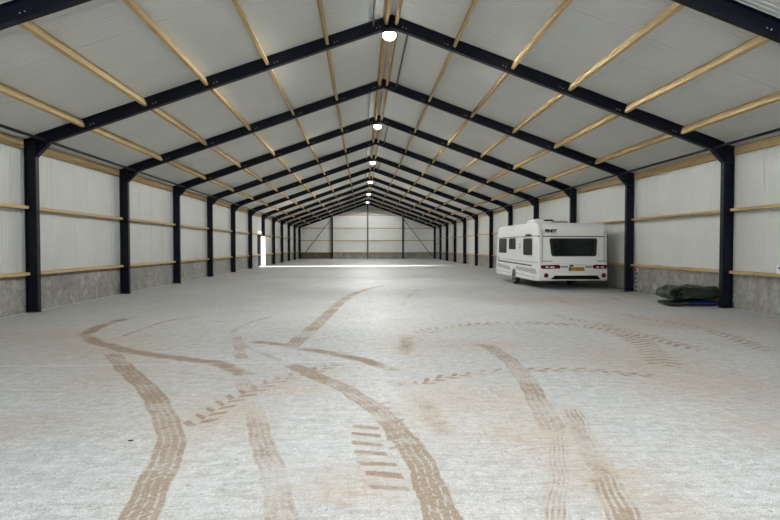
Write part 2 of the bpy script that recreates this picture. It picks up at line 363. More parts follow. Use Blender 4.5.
# ------------------------------------------------------------------ floor with its mud marks
def make_floor():
    def grade(a, b, fn):
        out = [a]
        while out[-1] < b: out.append(out[-1] + fn(out[-1]))
        out[-1] = b; return out
    ys = list(np.linspace(YF, 2.5, 8)) + grade(2.56, 10, lambda y: .0031*y)[0:] + grade(10.04, 24, lambda y: .0056*y) + grade(24.2, YB+.1, lambda y: .03*y)
    xs = grade(-9.0, -4.6, lambda x: .045) + grade(-4.58, -2.9, lambda x: .02) + grade(-2.888, 1.9, lambda x: .0115) + grade(1.92, 5.0, lambda x: .022) + grade(5.04, 9.0, lambda x: .05)
    xs, ys = np.array(xs), np.array(ys)
    nx, ny = len(xs), len(ys)
    X, Y = np.meshgrid(xs, ys)
    mud = np.zeros_like(X)
    for kind, w, dens, pts in TRACKS:
        # smooth the traced centre line
        P = np.array(pts, float)
        for _ in range(2):
            Q = [P[0]]
            for a, b in zip(P[:-1], P[1:]): Q += [a*.75 + b*.25, a*.25 + b*.75]
            Q.append(P[-1]); P = np.array(Q)
        pad = w*1.9
        ix = np.where((xs > P[:, 0].min()-pad) & (xs < P[:, 0].max()+pad))[0]; iy = np.where((ys > P[:, 1].min()-pad) & (ys < P[:, 1].max()+pad))[0]
        if len(ix) == 0 or len(iy) == 0: continue
        sx = X[iy[0]:iy[-1]+1, ix[0]:ix[-1]+1]; sy = Y[iy[0]:iy[-1]+1, ix[0]:ix[-1]+1]
        best = np.full(sx.shape, 1e9); U = np.zeros_like(sx); V = np.zeros_like(sx); acc = 0
        tot = np.sum(np.hypot(*(P[1:]-P[:-1]).T))
        for a, b in zip(P[:-1], P[1:]):
            d = b-a; ln = np.hypot(*d)
            if ln < 1e-6: continue
            t = np.clip(((sx-a[0])*d[0]+(sy-a[1])*d[1])/ln**2, 0, 1)
            qx, qy = sx-a[0]-t*d[0], sy-a[1]-t*d[1]
            dd = np.hypot(qx, qy); u = (d[0]*qy-d[1]*qx)/ln
            k = dd < best
            best[k] = dd[k]; U[k] = np.where(u >= 0, dd, -dd)[k]; V[k] = (acc+t*ln)[k]
            acc += ln
        U = U + .04*w*np.sin(5*V+3*sx) + .03*w*np.sin(13*V+7*sx+1)
        if not kind.startswith('lug'): V = V + .012*np.sin(31*sx+17*sy) + .008*np.sin(71*sy-43*sx)
        h = w/2
        dens = dens*.72+.30
        wob = np.random.RandomState(len(pts)*7+int(w*100)).rand(400)
        q = np.clip(V/.40, 0, 398); q = np.floor(q)+(lambda f: f*f*(3-2*f))(q % 1); dens = dens*np.clip(.66+.48*(wob[q.astype(int)]*(1-q % 1)+wob[q.astype(int)+1]*(q % 1)), .5, 1.1)
        soft = np.clip((h-np.abs(U))/(.10*w)+.5, 0, 1)
        ends = np.clip(V/.25, .25, 1)*np.clip((tot-V)/.25, .25, 1)
        if kind == 'rib':
            s = (U/w+.5)*4; fr = np.mod(s, 1)
            gr = (np.abs(fr-.5) > .40) & (np.mod(V+np.floor(s)*.07, .16) < .11)
            lug = np.mod(V/.075+np.floor(s)*.5, 1) < .16
            val = soft*dens*(1-.62*gr*.95)*(1-.2*lug)
        elif kind == 'streak':        # fine lines scuffed along the direction of travel
            s = U/w*7.5 + .5*np.sin(2.3*V) + .3*np.sin(5.1*V+1)
            val = np.clip((h-np.abs(U))/(.30*w), 0, 1)*dens*np.where(np.mod(s, 1) < .62, 1, .30)
        elif kind == 'lug':
            ph = np.mod(V/.21 - np.abs(U)/h*.55 + (U > 0)*.5, 1)
            val = dens*np.where(ph < .40, 1, .15)*np.clip((h-np.abs(U))/(.15*w)+.5, 0, 1)
        elif kind in ('lugL', 'lugR'):
            sg = 1 if kind == 'lugL' else -1
            ph = np.mod(V/.20 - sg*U/h*.27 + .06*np.sin(V*17), 1)
            e = np.clip((h-np.abs(U))/.02, 0, 1)
            val = dens*np.where(ph < .40, 1, .10)*e
        else:
            val = dens*np.exp(-(U/(h*.85))**4)*.95
        val = np.maximum(val, .30*dens*np.exp(-(U/(w*.95))**2)) if kind != 'smear' else val       # crumbs beside the track
        val = val*ends
        sub = mud[iy[0]:iy[-1]+1, ix[0]:ix[-1]+1]
        np.maximum(sub, np.where(best < pad, val, 0), out=sub)
    stain = np.zeros_like(X)
    for sx_, sy_, ra, rb in STAINS:
        stain = np.maximum(stain, np.exp(-(((X-sx_)/ra)**2+((Y-sy_)/rb)**2)))
    chalk = np.zeros_like(X); joint = np.zeros_like(X)
    chalk = np.maximum(chalk, np.exp(-((Y-7.26-.02*(X+4))/.018)**2)*((X < -.9) & (X > -5.6))*.5)
    for xe in (-8.68, 8.68):
        chalk = np.maximum(chalk, np.exp(-((X-xe)/.05)**2)*.8)
    joint = np.maximum(joint, np.exp(-((X-.06)/.012)**2)*((Y > 12) & (Y < 60))*.7)
    for yj in (23.2, 33.2, 48.2): joint = np.maximum(joint, np.exp(-((Y-yj)/.03)**2)*.5)
    co = np.stack([X, Y, np.zeros_like(X)], -1).reshape(-1, 3).astype(np.float32)
    idx = np.arange(nx*ny).reshape(ny, nx)
    q = np.stack([idx[:-1, :-1], idx[:-1, 1:], idx[1:, 1:], idx[1:, :-1]], -1).reshape(-1, 4)
    me = bpy.data.meshes.new('floor')
    me.vertices.add(len(co)); me.vertices.foreach_set('co', co.ravel())
    me.loops.add(q.size); me.loops.foreach_set('vertex_index', q.ravel().astype(np.int32))
    me.polygons.add(len(q)); me.polygons.foreach_set('loop_start', np.arange(0, q.size, 4, dtype=np.int32))
    me.update(calc_edges=True)
    for nm, a in (('mud', mud), ('chalk', chalk), ('joint', joint), ('stain', stain)):
        at = me.attributes.new(nm, 'FLOAT', 'POINT'); at.data.foreach_set('value', a.ravel().astype(np.float32))
    me.materials.append(M['floor'])
    o = bpy.data.objects.new('floor', me); COL.objects.link(o)
    return struct(o)
make_floor()

# ------------------------------------------------------------------ shell
def ribs(a, b, joint0, pitch=.1, panel=1.1):
    """profile positions and depths of the lining's shallow grooves between a and b"""
    pr = [(a, 0)]; y = joint0 + math.floor((a-joint0)/panel)*panel
    while y < b:
        for k in range(11):
            yy = y + k*pitch
            if k == 0: seq = [(-.009, 0), (-.006, .016), (.006, .016), (.009, 0)]
            else: seq = [(-.026, 0), (-.010, .008), (.010, .008), (.026, 0)]
            for d, e in seq:
                if a + .001 < yy+d < b - .001: pr.append((yy+d, e))
        y += panel
    pr.append((b, 0)); return pr
def ribbed(name, pr, fn, mat):
    """fn(t, depth) -> the two end points of the line at profile position t"""
    vs, fs = [], []
    for t, e in pr: vs += list(fn(t, e))
    for i in range(len(pr)-1): fs.append((2*i, 2*i+1, 2*i+3, 2*i+2))
    mb = MB(); mb.add(vs, fs)
    return mb

XO = 9.05
pr = ribs(YF-.3, YB+.3, 8.95)
mb = MB()
cosA, sinA = math.cos(ANG), math.sin(ANG)
for sg in (-1, 1):
    m2 = ribbed('c', pr, lambda t, e: ((0, t, RZ+e/cosA), (sg*XO, t, roof_z(XO)+e/cosA)), None)
    mb.add(m2.v, m2.f)
    # outer skin and edges of the sandwich sheet
    mb.add([(0, YF-.3, RZ+.12), (0, YB+.3, RZ+.12), (sg*XO, YB+.3, roof_z(XO)+.12), (sg*XO, YF-.3, roof_z(XO)+.12)], [(0, 1, 2, 3)])
    mb.add([(sg*XO, YF-.3, roof_z(XO)+.02), (sg*XO, YB+.3, roof_z(XO)+.02), (sg*XO, YB+.3, roof_z(XO)+.12), (sg*XO, YF-.3, roof_z(XO)+.12)], [(0, 1, 2, 3)])
struct(mb.build('ceiling', M['roof'], recalc=False))

DOOR = (41.95, 43.1, 2.4)          # doorway in the left wall
def side_wall(sg, name):
    mb = MB()
    zt = roof_z(WALLX) + .04
    spans = [(YF-.2, YB+.2, .80, zt)] if sg > 0 else [(YF-.2, DOOR[0], .80, zt), (DOOR[0], DOOR[1], DOOR[2], zt), (DOOR[1]+.08, YB+.2, .80, zt)]
    for a, b, z0, z1 in spans:
        m2 = ribbed('c', ribs(a, b, 8.95), lambda t, e: ((sg*(WALLX+e), t, z0), (sg*(WALLX+e), t, z1)), None)
        mb.add(m2.v, m2.f)
        mb.add([(sg*(WALLX+.1), a, z0), (sg*(WALLX+.1), b, z0), (sg*(WALLX+.1), b, z1), (sg*(WALLX+.1), a, z1)], [(0, 1, 2, 3)])
        for y in (a, b): mb.add([(sg*WALLX, y, z0), (sg*(WALLX+.1), y, z0), (sg*(WALLX+.1), y, z1), (sg*WALLX, y, z1)], [(0, 1, 2, 3)])
        mb.add([(sg*WALLX, a, z0), (sg*WALLX, b, z0), (sg*(WALLX+.1), b, z0), (sg*(WALLX+.1), a, z0)], [(0, 1, 2, 3)])
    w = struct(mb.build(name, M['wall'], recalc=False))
    pb = MB()
    segs = [(YF-.2, YB+.2)] if sg > 0 else [(YF-.2, DOOR[0]), (DOOR[1]+.08, YB+.2)]
    for a, b in segs:
        x0, x1 = sorted((sg*8.755, sg*9.0))
        pb.box(x0, x1, a, b, 0, .50); pb.box(x0 + (.004 if sg < 0 else 0), x1 - (.0 if sg < 0 else 0), a, b, .506, .885)
        xx = sorted((sg*8.762, sg*9.0)); pb.box(xx[0], xx[1], a, b, .50, .506)
    p = pb.build('concrete_plinth', M['plinth'], w); p['label'] = 'grey cast concrete plinth'
    return w
side_wall(-1, 'wall_left'); side_wall(1, 'wall_right')

def gable(name, y, sg, gate=None):
    # ribs run upright; the top follows the roof
    mb = MB()
    def strip(a, b, z0f):
        prf = ribs(a, b, -5.5)
        if a < 0 < b: prf = sorted(prf + [(0.0, 0)])
        m2 = ribbed('c', prf, lambda t, e: ((t, y+sg*e, z0f), (t, y+sg*e, roof_z(t)+.05)), None); mb.add(m2.v, m2.f)
        n = [a] + ([0.0] if a < 0 < b else []) + [b]
        for u, v in zip(n[:-1], n[1:]):
            mb.add([(u, y+sg*.1, z0f), (v, y+sg*.1, z0f), (v, y+sg*.1, roof_z(v)+.05), (u, y+sg*.1, roof_z(u)+.05)], [(0, 1, 2, 3)])
    if gate:
        strip(-WALLX-.1, -gate[0], 0); strip(-gate[0], gate[0], gate[1]); strip(gate[0], WALLX+.1, 0)
    else: strip(-WALLX-.1, WALLX+.1, .74)
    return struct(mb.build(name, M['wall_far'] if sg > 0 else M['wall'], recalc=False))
wb = gable('wall_back', YB, 1)
p = MB().box(-4.5, 9.0, YB-.04, YB+.2, 0, .77).build('concrete_plinth', M['plinth'], wb); p['label'] = 'grey concrete plinth'
p = MB().box(-9.0, -4.5, YB-.04, YB+.2, 0, .77).build('concrete_plinth', M['plinth_dark'], wb); p['label'] = 'darker stained end of the concrete plinth'
gable('wall_front', YF, -1, (GATE_W, GATE_H))

# side doorway
d = MB().box(-9.16, -8.74, DOOR[1]+.035, DOOR[1]+.075, 0, DOOR[2]+.06)
d.box(-8.93, -8.74, DOOR[0]-.06, DOOR[0], 0, DOOR[2]+.06).box(-8.93, -8.74, DOOR[0], DOOR[1]+.08, DOOR[2], DOOR[2]+.06)
door = struct(d.build('door_1', M['door_frame']))
l = MB().box(-8.74, -8.43, DOOR[1], DOOR[1]+.035, 0, DOOR[2]).build('sun_patch_panel', M['door'], door); l['label'] = 'white panel added beside the doorway to catch the sun'  # white panel added in front of the column for a bright sunlit patch
MB().box(-8.93, -8.78, DOOR[0], DOOR[1], -.02, .012).build('sill', M['grey_steel'], door)

# ------------------------------------------------------------------ steel portal frames
def ibeam_poly(d, w, tw=.009, tf=.014):
    a, b = d/2, w/2
    return [(-a, -b), (-a+tf, -b), (-a+tf, -tw), (a-tf, -tw), (a-tf, -b), (a, -b), (a, b), (a-tf, b), (a-tf, tw), (-a+tf, tw), (-a+tf, b), (-a, b)]
FW = .135
RD = .28
PX = (1.55, 3.0, 4.45, 5.9, 7.36)
def make_frame(haunch=True, bolts=True):
    root = bpy.data.objects.new('portal_frame', None); COL.objects.link(root); root.empty_display_size = .1
    for sg in (-1, 1):
        # upright: I section, web in the frame plane, top cut to the roof line
        cm = MB(); xc = sg*(HALF + CD/2); poly = ibeam_poly(CD, FW)
        n = len(poly); zt = [roof_z(xc + p[0]) - .012 for p in poly]
        cm.add([(xc+p[0], p[1], .012) for p in poly] + [(xc+p[0], p[1], z) for p, z in zip(poly, zt)],
               [list(range(n)), list(range(n, 2*n))] + [(i, (i+1) % n, n+(i+1) % n, n+i) for i in range(n)])
        if haunch: cm.box(xc-CD/2, xc+CD/2, -FW/2, FW/2, 3.70, 3.712)     # stiffener at the knee
        col = cm.build('column', M['steel'], root)
        MB().box(xc-CD/2-.015, xc+CD/2+.015, -FW/2-.02, FW/2+.02, 0, .014).build('base_plate', M['steel'], col)
        if bolts:
            for z in (.20, .74):
                ab = MB().tube((sg*8.735, -.085, z), (sg*8.735, -.11, z), .017, 8).build('anchor_bolt', M['zinc'], col); ab['label'] = 'pale zinc anchor bolt'
        # rafter
        rm = MB()
        xa, xb = 0.0, sg*(HALF+.004)
        pl = ibeam_poly(RD, FW)
        dv = RD/cosA
        def zc(x): return roof_z(x) - dv/2 - .004
        rm.add([(xa, p[1], zc(xa)+p[0]/cosA) for p in pl] + [(xb, p[1], zc(xb)+p[0]/cosA) for p in pl],
               [list(range(n)), list(range(n, 2*n))] + [(i, (i+1) % n, n+(i+1) % n, n+i) for i in range(n)])
        raf = rm.build('rafter', M['steel'], root)
        if bolts:
            for x in PX:
                for dx in (.10, .17):
                    xx = sg*(x-dx-.06); z = roof_z(xx)-.19
                    MB().tube((xx, -.009, z), (xx, -.024, z), .011, 6).build('bolt', M['zinc'], raf)
            for x in (.28, .36):
                z = roof_z(x)-.19; MB().tube((sg*x, -.009, z), (sg*x, -.024, z), .012, 6).build('bolt', M['zinc'], raf)
        if haunch:
            # knee gusset: web plate with a flange along its sloping edge
            zk = roof_z(HALF-.30) - dv - .004
            hm = MB()
            hm.prism([(sg*HALF, 3.707), (sg*(HALF-.30), zk), (sg*HALF, zk+.02)], -.006, .006)
            a = Vector((sg*HALF, 0, 3.700)); b = Vector((sg*(HALF-.305), 0, zk-.005)); dr = (b-a).normalized(); nr = Vector((dr.z, 0, -dr.x))*sg
            t = .012
            vs = []
            for p0 in (a, b):
                for yy in (-FW/2, FW/2):
                    for k in (0, 1): vs.append(p0 + Vector((0, yy, 0)) + nr*t*k)
            hm.add(vs, [(0,1,3,2),(4,6,7,5),(0,4,5,1),(2,3,7,6),(0,2,6,4),(1,5,7,3)])
            h = hm.build('haunch', M['steel'], root)
            if bolts:
                for k in range(5):
                    z = 3.80+.075*k; MB().tube((sg*(HALF+.02), -.009, z), (sg*(HALF+.02), -.026, z), .010, 6).build('bolt', M['zinc'], h)
    return root
def frame_label(i):
    if i == -1: return 'nearest navy steel portal frame, rafters alone crossing the top corners of the photo'
    if i == 11: return 'navy steel end frame standing against the far gable wall'
    return f'navy steel portal frame on the {ORD[i+1]} pair of columns from the camera'
f_near = make_frame(); f_near.location = (0, Y1-BAY, 0)
f_far = make_frame(bolts=False); f_end = make_frame(haunch=False, bolts=False)
frames = {}
for i in range(-1, 12):
    if i == -1: o = f_near
    elif i <= 3: o = copy_tree(f_near)
    elif i == 4: o = f_far
    elif i == 11: o = f_end
    else: o = copy_tree(f_far)
    o.location = (0, Y1 + BAY*i, 0); frames[i] = tag(o, frame_label(i), 'steel frame', 'portal frames of the hall')

# ------------------------------------------------------------------ timbers and tubes between the frames
def between(i):
    if i == -1: return 'in front of first column pair'
    if i == 10: return 'in the farthest bay'
    return f'between {ORD[i+1]} and {ORD[i+2]} column pairs'
SIDE = {-1: 'door-side', 1: 'caravan-side'}
LEN = BAY - .03
LEN2 = BAY - FW - .008       # rails and eave beams stop at the column flanges
def purlin_mesh(w, d, name, ln=LEN):
    m = MB(); e = ln/2
    if name.endswith('purlin'):   # top corners notched under the rafter flange
        m.prism([(-e, -d/2), (e, -d/2), (e, d/2-.024), (e-.062, d/2-.024), (e-.062, d/2), (-e+.062, d/2), (-e+.062, d/2-.024), (-e, d/2-.024)], -w/2, w/2, 'X')
    else: m.box(-w/2, w/2, -e, e, -d/2, d/2)
    o = m.build(name, M['timber'], bevel=.004, seg=1)
    return o
proto = {}
def beam(name, w, d, loc, roty, label, cat, group, ln=LEN):
    k = (name, w, d, ln)
    if k not in proto: o = proto[k] = purlin_mesh(w, d, name, ln)
    else: o = proto[k].copy(); COL.objects.link(o)
    o.location = loc; o.rotation_euler = (0, roty, 0)
    return tag(o, label, cat, group)
def tube(name, key, loc, r, label, cat, group, mat):
    k = (name, key)
    if k not in proto: o = proto[k] = MB().tube((0, -LEN/2, 0), (0, LEN/2, 0), r, 14).build(name, mat, smooth=True)
    else: o = proto[k].copy(); COL.objects.link(o)
    o.location = loc
    return tag(o, label, cat, group)
UP = {4: 'lowest, nearest the eave', 3: 'second up from the eave', 2: 'third up from the eave', 1: 'fourth up from the eave', 0: 'fifth up from the eave'}
PW, PD = .075, .18
for i in range(-2, 11):
    ym = Y1 + BAY*i + BAY/2
    for sg in (-1, 1):
        sd = SIDE[sg]
        for k, x in enumerate(PX):
            if i == -2 and k < 4: continue
            bx, bz = x, roof_z(x) - PD/cosA - .006
            cx = bx - (-sinA)*PD/2; cz = bz + cosA*PD/2           # centre, half a depth up the roof normal
            lab = f'{sd} pine roof purlin, {UP[k]}, {between(i)}' if i > -2 else f'{sd} pine roof purlin whose end meets the nearest frame at the photo corner'
            if k == 4 and i > -2: lab = f'{sd} lowest pine roof purlin, {between(i)}'
            beam('roof_purlin', PW, PD, (sg*cx, ym, cz), sg*ANG, lab, 'roof beam', 'pine roof purlins')
        if i == -2: continue
        beam('ridge_purlin', PW, PD, (sg*(.11+sinA*PD/2), ym, roof_z(.11)-PD/cosA-.006+cosA*PD/2), sg*ANG, f'{sd} one of the two pine ridge purlins, {between(i)}', 'roof beam', 'pine ridge purlins')
        for nm, z in (('lower', .922), ('middle', 2.497)):
            if sg < 0 and i == 5:
                ln = DOOR[0]-.07-(Y1+BAY*i+.075)
                beam('wall_rail', .165, .075, (sg*8.7, Y1+BAY*i+.075+ln/2, z), 0, f'{sd} {nm} pine wall rail ending at the open doorway', 'wall rail', 'pine wall rails', ln) if nm == 'lower' else \
                beam('wall_rail', .165, .075, (sg*8.7, ym, z+.02), 0, f'{sd} {nm} pine wall rail passing over the open doorway', 'wall rail', 'pine wall rails', LEN2)
                continue
            beam('wall_rail', .165, .075, (sg*8.7, ym, z), 0, f'{sd} {nm} pine wall rail {between(i)}', 'wall rail', 'pine wall rails', LEN2)
        beam('eave_beam', .085, .21, (sg*8.75, ym, 3.995), 0, f'{sd} pine eave beam on top of the wall {between(i)}', 'eave beam', 'pine eave beams', LEN2)
        tube('eave_tube', 0, (sg*8.225, ym, 4.085), .034, f'{sd} dark steel eave tube {between(i)}', 'steel tube', 'dark steel eave tubes', M['steel'])
    if i > -2:
        sg = 1 if i % 2 == 0 else -1
        tube('ridge_tube', 0, (sg*.44, ym, roof_z(.44)-.10), .028, f'grey steel tube beside the ridge purlins, {between(i)}', 'steel tube', 'grey steel ridge tubes', M['grey_steel'])

# ------------------------------------------------------------------ far gable framing
GY = YB - .14
for x, nm in ((-4.5, 'far gable column nearest the dark stained plinth'), (0, 'far gable column in the middle under the ridge'), (4.52, 'far gable column on the caravan side')):
    top = roof_z(abs(x)+.1) - RD/cosA - .02
    cm = MB(); pl = ibeam_poly(.2, .2, .008, .012)
    n = len(pl)
    cm.add([(x+p[1], GY+p[0]-.06, 0) for p in pl] + [(x+p[1], GY+p[0]-.06, top) for p in pl], [list(range(n)), list(range(n, 2*n))] + [(i, (i+1) % n, n+(i+1) % n, n+i) for i in range(n)])
    t = empty('gable_column', (0, 0, 0), 'dark steel ' + nm, 'steel column', 'gable columns')
    cm.build('post', M['steel'] if x else M['grey_steel'], t)
    MB().box(x-.13, x+.13, GY-.19, GY+.07, 0, .014).build('base_plate', M['steel'], t)
cuts = [-HALF, -4.5, 0, 4.52, HALF]
lev = [(.82, 'lowest'), (2.325, 'second'), (3.89, 'third'), (5.54, 'top')]
part_n = ['beside the dark plinth', 'left of the middle column', 'right of the middle column', 'next to the caravan-side corner']
for z, ln in lev:
    for a, b, pn in zip(cuts[:-1], cuts[1:], part_n):
        lim = (roof_z(0) - z - .36)/SL
        a2, b2 = max(a+.11, -lim), min(b-.11, lim)
        if a < -8: a2 = max(a+.01, -lim)
        if b > 8: b2 = min(b-.01, lim)
        if b2-a2 < .5: continue
        o = MB().box(-(b2-a2)/2, (b2-a2)/2, -.10, .085, -.05, .05).build('gable_rail', M['timber'], bevel=.004, seg=1)
        o.location = ((a2+b2)/2, GY+.045, z)
        tag(o, f'{ln} pine rail across the far gable, {part_n[cuts.index(a)]}', 'wall rail', 'pine gable rails')
for sg, nm in ((-1, 'door-side'), (1, 'caravan-side')):
    o = MB().tube((sg*4.62, GY-.235, 5.0), (sg*8.36, GY-.235, .14), .045, 12).build('brace_tube', M['grey_steel'], smooth=True)
    tag(o, f'grey steel diagonal brace tube crossing the {nm} bay of the far gable', 'brace', 'gable braces')

# ------------------------------------------------------------------ lamps along the ridge
def make_lamp():
    r = bpy.data.objects.new('high_bay_lamp', None); COL.objects.link(r); r.empty_display_size = .1
    MB().lathe([(.05, .10), (.10, .085), (.155, .05), (.17, .03), (.17, 0), (.165, -.012)], (0, 0, 0)).build('housing', M['lamp_body'], r, smooth=True)
    ln = MB().lathe([(.165, -.012), (.163, -.05), (.145, -.095), (.105, -.128), (.055, -.145), (.02, -.15)], (0, 0, 0)).build('lens', M['lens'], r, smooth=True); ln['label'] = 'glowing white lens'
    MB().box(-.03, .03, -.03, .03, .09, .108).build('hanger', M['grey_steel'], r)
    sp = bpy.data.lights.new('lamp_beam', 'SPOT'); sp.energy = LAMP; sp.spot_size = math.radians(173); sp.spot_blend = .2
    sp.shadow_soft_size = .15; sp.color = (.975, 1, .985)
    so = bpy.data.objects.new('lamp_beam', sp); COL.objects.link(so); so.parent = r; so.location = (0, 0, -.175)
    return r
L0 = make_lamp()
lampi = [-2, 0, 2, 4, 6, 8, 10]
for n, i in enumerate(lampi):
    o = L0 if n == 0 else copy_tree(L0)
    o.location = (-.05, Y1 + BAY*i - (.0 if i > -2 else 0), roof_z(.1) - RD/cosA - .113)
    lab = 'lit round high-bay lamp at the ridge above the camera, out of the photo' if n == 0 else (f'{ORD[n]} lit round high-bay lamp along the ridge, counted from the camera' if i < 10 else 'farthest lit round high-bay lamp, just in front of the far gable')
    if n == 1: lab = 'nearest and brightest lit high-bay lamp, under the first ridge joint'
    tag(o, lab, 'lamp', 'high-bay lamps along the ridge')

t = empty('emergency_light', (-8.79, 42.5, 2.66), 'small white twin-head emergency light above the open side door', 'lamp')
MB().box(0, .07, -.17, .17, -.07, .07).build('housing', M['white_trim'], t, bevel=.01)
for y in (-.30, .30):
    MB().lathe([(.02, 0), (.05, .02), (.055, .05), (.045, .065)], (.03, y, .02), 'X', 16).build('lamp_head', M['led'], t, smooth=True)
    MB().box(.02, .04, min(y, 0), max(y, 0), -.01, .01).build('arm', M['white_trim'], t)
# ------------------------------------------------------------------ caravan
CX0, CX1, CY = 5.62, 8.17, 19.0
car = empty('caravan', ((CX0+CX1)/2, 22.2, 0), 'white touring caravan with dark rear window and yellow plate, parked by the wall', 'caravan')
CINV = Matrix.Translation(-car.location)
def cpart(mb, name, mat, parent=None, **k):
    mb.v = [tuple(CINV @ Vector(v)) for v in mb.v]
    return mb.build(name, mat, parent or car, **k)
# shell: side outline (Y, Z) pushed across the width
arch = [(22.2 + .36*math.cos(a), .36 + .30*math.sin(a)) for a in [PI - PI*k/10 for k in range(11)]]
prof = [(19.10, .32), (19.02, .42), (18.985, .56), (18.985, .95), (19.0, 1.2), (19.0, 1.93), (19.03, 2.18), (19.09, 2.33), (19.2, 2.41), (19.5, 2.44),
        (22, 2.47), (24.3, 2.475), (24.6, 2.42), (24.74, 2.30), (24.86, 1.97), (25.0, 1.05), (25.10, .60), (25.08, .40), (25.0, .33)] + arch[::-1]
prof[-1] = (21.84, .33); prof[len(prof)-11] = (22.56, .33)
mb = MB(); n = len(prof); NX = 8
def inset(x):                      # rounded long edges: the outline shrinks a little at the two sides
    return x
mb.prism(prof, CX0, CX1, 'X')
body = cpart(mb, 'body', M['white_gloss'], bevel=.05, seg=4)
def pane(name, quad, fn, mat_f, mat_in, fr=.035, lift=.022, parent=None):
    """a framed acrylic window with rounded corners; quad is in (u, z), fn(u, z, out) gives the point"""
    def rounded(q, r, seg=4):
        out = []
        m = len(q)
        for i in range(m):
            p, a, b = Vector(q[i]), Vector(q[i-1]), Vector(q[(i+1) % m])
            u = (a-p).normalized()*r; v = (b-p).normalized()*r
            for k in range(seg+1):
                t = k/seg; out.append((p+u)*(1-t)**2 + p*2*t*(1-t) + (p+v)*t*t)
        return out
    c = sum((Vector(p) for p in quad), Vector((0, 0)))/4
    big = rounded(quad, .09); mid = rounded([c + (Vector(p)-c)*(1-fr*2/((Vector(p)-c).length)) for p in quad], .07)
    m = MB(); k = len(big)
    vs = [fn(p.x, p.y, -.01) for p in big] + [fn(p.x, p.y, lift*.6) for p in big] + [fn(c.x+(p.x-c.x)*.985, c.y+(p.y-c.y)*.985, lift) for p in big] + [fn(p.x, p.y, lift) for p in mid]
    fs = []
    for l in range(3): fs += [(l*k+i, l*k+(i+1) % k, (l+1)*k+(i+1) % k, (l+1)*k+i) for i in range(k)]
    fs.append(list(range(k)))
    m.add(vs, fs)
    w = cpart(m, name, mat_f)
    m = MB(); m.add([fn(p.x, p.y, lift-.004) for p in mid], [list(range(k))])
    cpart(m, 'pane', mat_in, w)
    return w
rear = lambda u, z, o: (u, CY - o, z)
left = lambda u, z, o: (CX0 - o, u, z)
pane('rear_window', [(6.02, 1.87), (7.79, 1.87), (7.755, 1.215), (6.105, 1.215)], rear, M['black'], M['window_in'], .05, .03)
pane('side_window', [(23.22, 1.285), (23.22, 1.925), (24.45, 1.925), (24.45, 1.285)], left, M['black'], M['window_in'])
pane('side_window', [(21.84, 1.45), (21.84, 1.91), (22.78, 1.91), (22.78, 1.45)], left, M['black'], M['window_in'])
pane('side_window', [(19.68, 1.235), (19.68, 1.88), (20.74, 1.88), (20.74, 1.235)], left, M['black'], M['window_in'])
# seam strip all round, mouldings at the rear corners
s = MB().box(CX0-.008, CX1+.008, CY-.010, CY+.03, 1.918, 1.952).box(CX0-.010, CX0+.02, CY, 24.84, 1.945, 1.968)
cpart(s, 'seam_strip', M['dark_trim'])
for x0, x1 in ((5.665, 5.775), (8.055, 8.13)):
    c = MB().prism([(18.975, .62), (18.965, .95), (18.978, 1.2), (18.978, 1.93), (19.01, 2.2), (19.075, 2.36), (19.2, 2.435), (19.2, 2.40), (19.1, 2.2), (19.06, 1.9), (19.06, .62)], x0, x1, 'X')
    cpart(c, 'corner_moulding', M['white_trim'], bevel=.008)
for x in (5.787, 8.047):
    cpart(MB().box(x-.008, x+.008, CY-.012, CY+.01, .95, 2.12), 'joint_line', M['grey_trim'])
# lower rear bumper with black grille
b = MB().prism([(18.96, .96), (18.945, .90), (18.945, .48), (18.99, .34), (19.12, .325), (19.12, .96)], CX0+.015, CX1-.015, 'X')
bumper = cpart(b, 'rear_bumper', M['white_gloss'], bevel=.02)
g = MB().prism([(6.22, .522), (7.78, .522), (7.90, .388), (6.07, .388)], 18.925, 18.97, 'Y')
cpart(g, 'grille', M['matte_black'], bumper, bevel=.01)
for x in (5.895, 8.015):
    r = MB().lathe([(.085, .0), (.085, -.02), (.07, -.03), (.03, -.033)], (x, 18.945, .528), 'Y', 20)
    cpart(r, 'round_reflector', M['red_lens'], smooth=True)['label'] = 'round red rear fog lamp'
for x0, x1, inner in ((5.70, 6.42, 1), (7.60, 8.145, -1)):
    q = [(x0, .90), (x1-.08, .915), (x1, .88), (x1-.02, .775), (x0+.06, .765), (x0, .80)] if inner > 0 else [(x0, .88), (x0+.08, .915), (x1, .915), (x1, .80), (x1-.06, .765), (x0+.02, .775)]
    tl = cpart(MB().prism(q, 18.915, 18.96, 'Y'), 'tail_light', M['red_lens'], bevel=.008); tl['label'] = 'red tail light with clear inserts'
    for a, w in (((x0+.17, .10), (x0+.33, .15)) if inner > 0 else ((x0+.14, .08), (x0+.30, .10))):
        cpart(MB().box(a, a+w, 18.905, 18.93, .81, .85), 'clear_insert', M['clear_lens'], tl)
    gx = (x1+.01, x1+.28) if inner > 0 else (x0-.26, x0-.01)
    cpart(MB().box(gx[0], gx[1], 18.93, 18.96, .80, .875), 'grey_insert', M['grey_trim'])
pl = cpart(MB().box(6.72, 7.305, 18.915, 18.945, .683, .837), 'number_plate', M['plate'], bevel=.006); pl['label'] = 'yellow number plate'
cpart(MB().box(6.722, 6.79, 18.908, 18.93, .687, .833), 'blue_band', M['plate_blue'], pl)
cpart(MB().box(6.75, 6.88, 18.90, 18.95, .85, .915), 'door_catch', M['black'])
cpart(MB().box(6.92, 7.40, 18.93, 18.95, .885, .935), 'handle_bar', M['white_trim'], bevel=.008)
for x0, x1 in ((5.805, 6.145), (7.795, 8.155)):
    h = MB().path([(x0, CY, 1.045), (x0+.02, CY-.05, 1.045), (x1-.02, CY-.05, 1.045), (x1, CY, 1.045)], .014)
    cpart(h, 'grab_handle', M['grey_trim'])
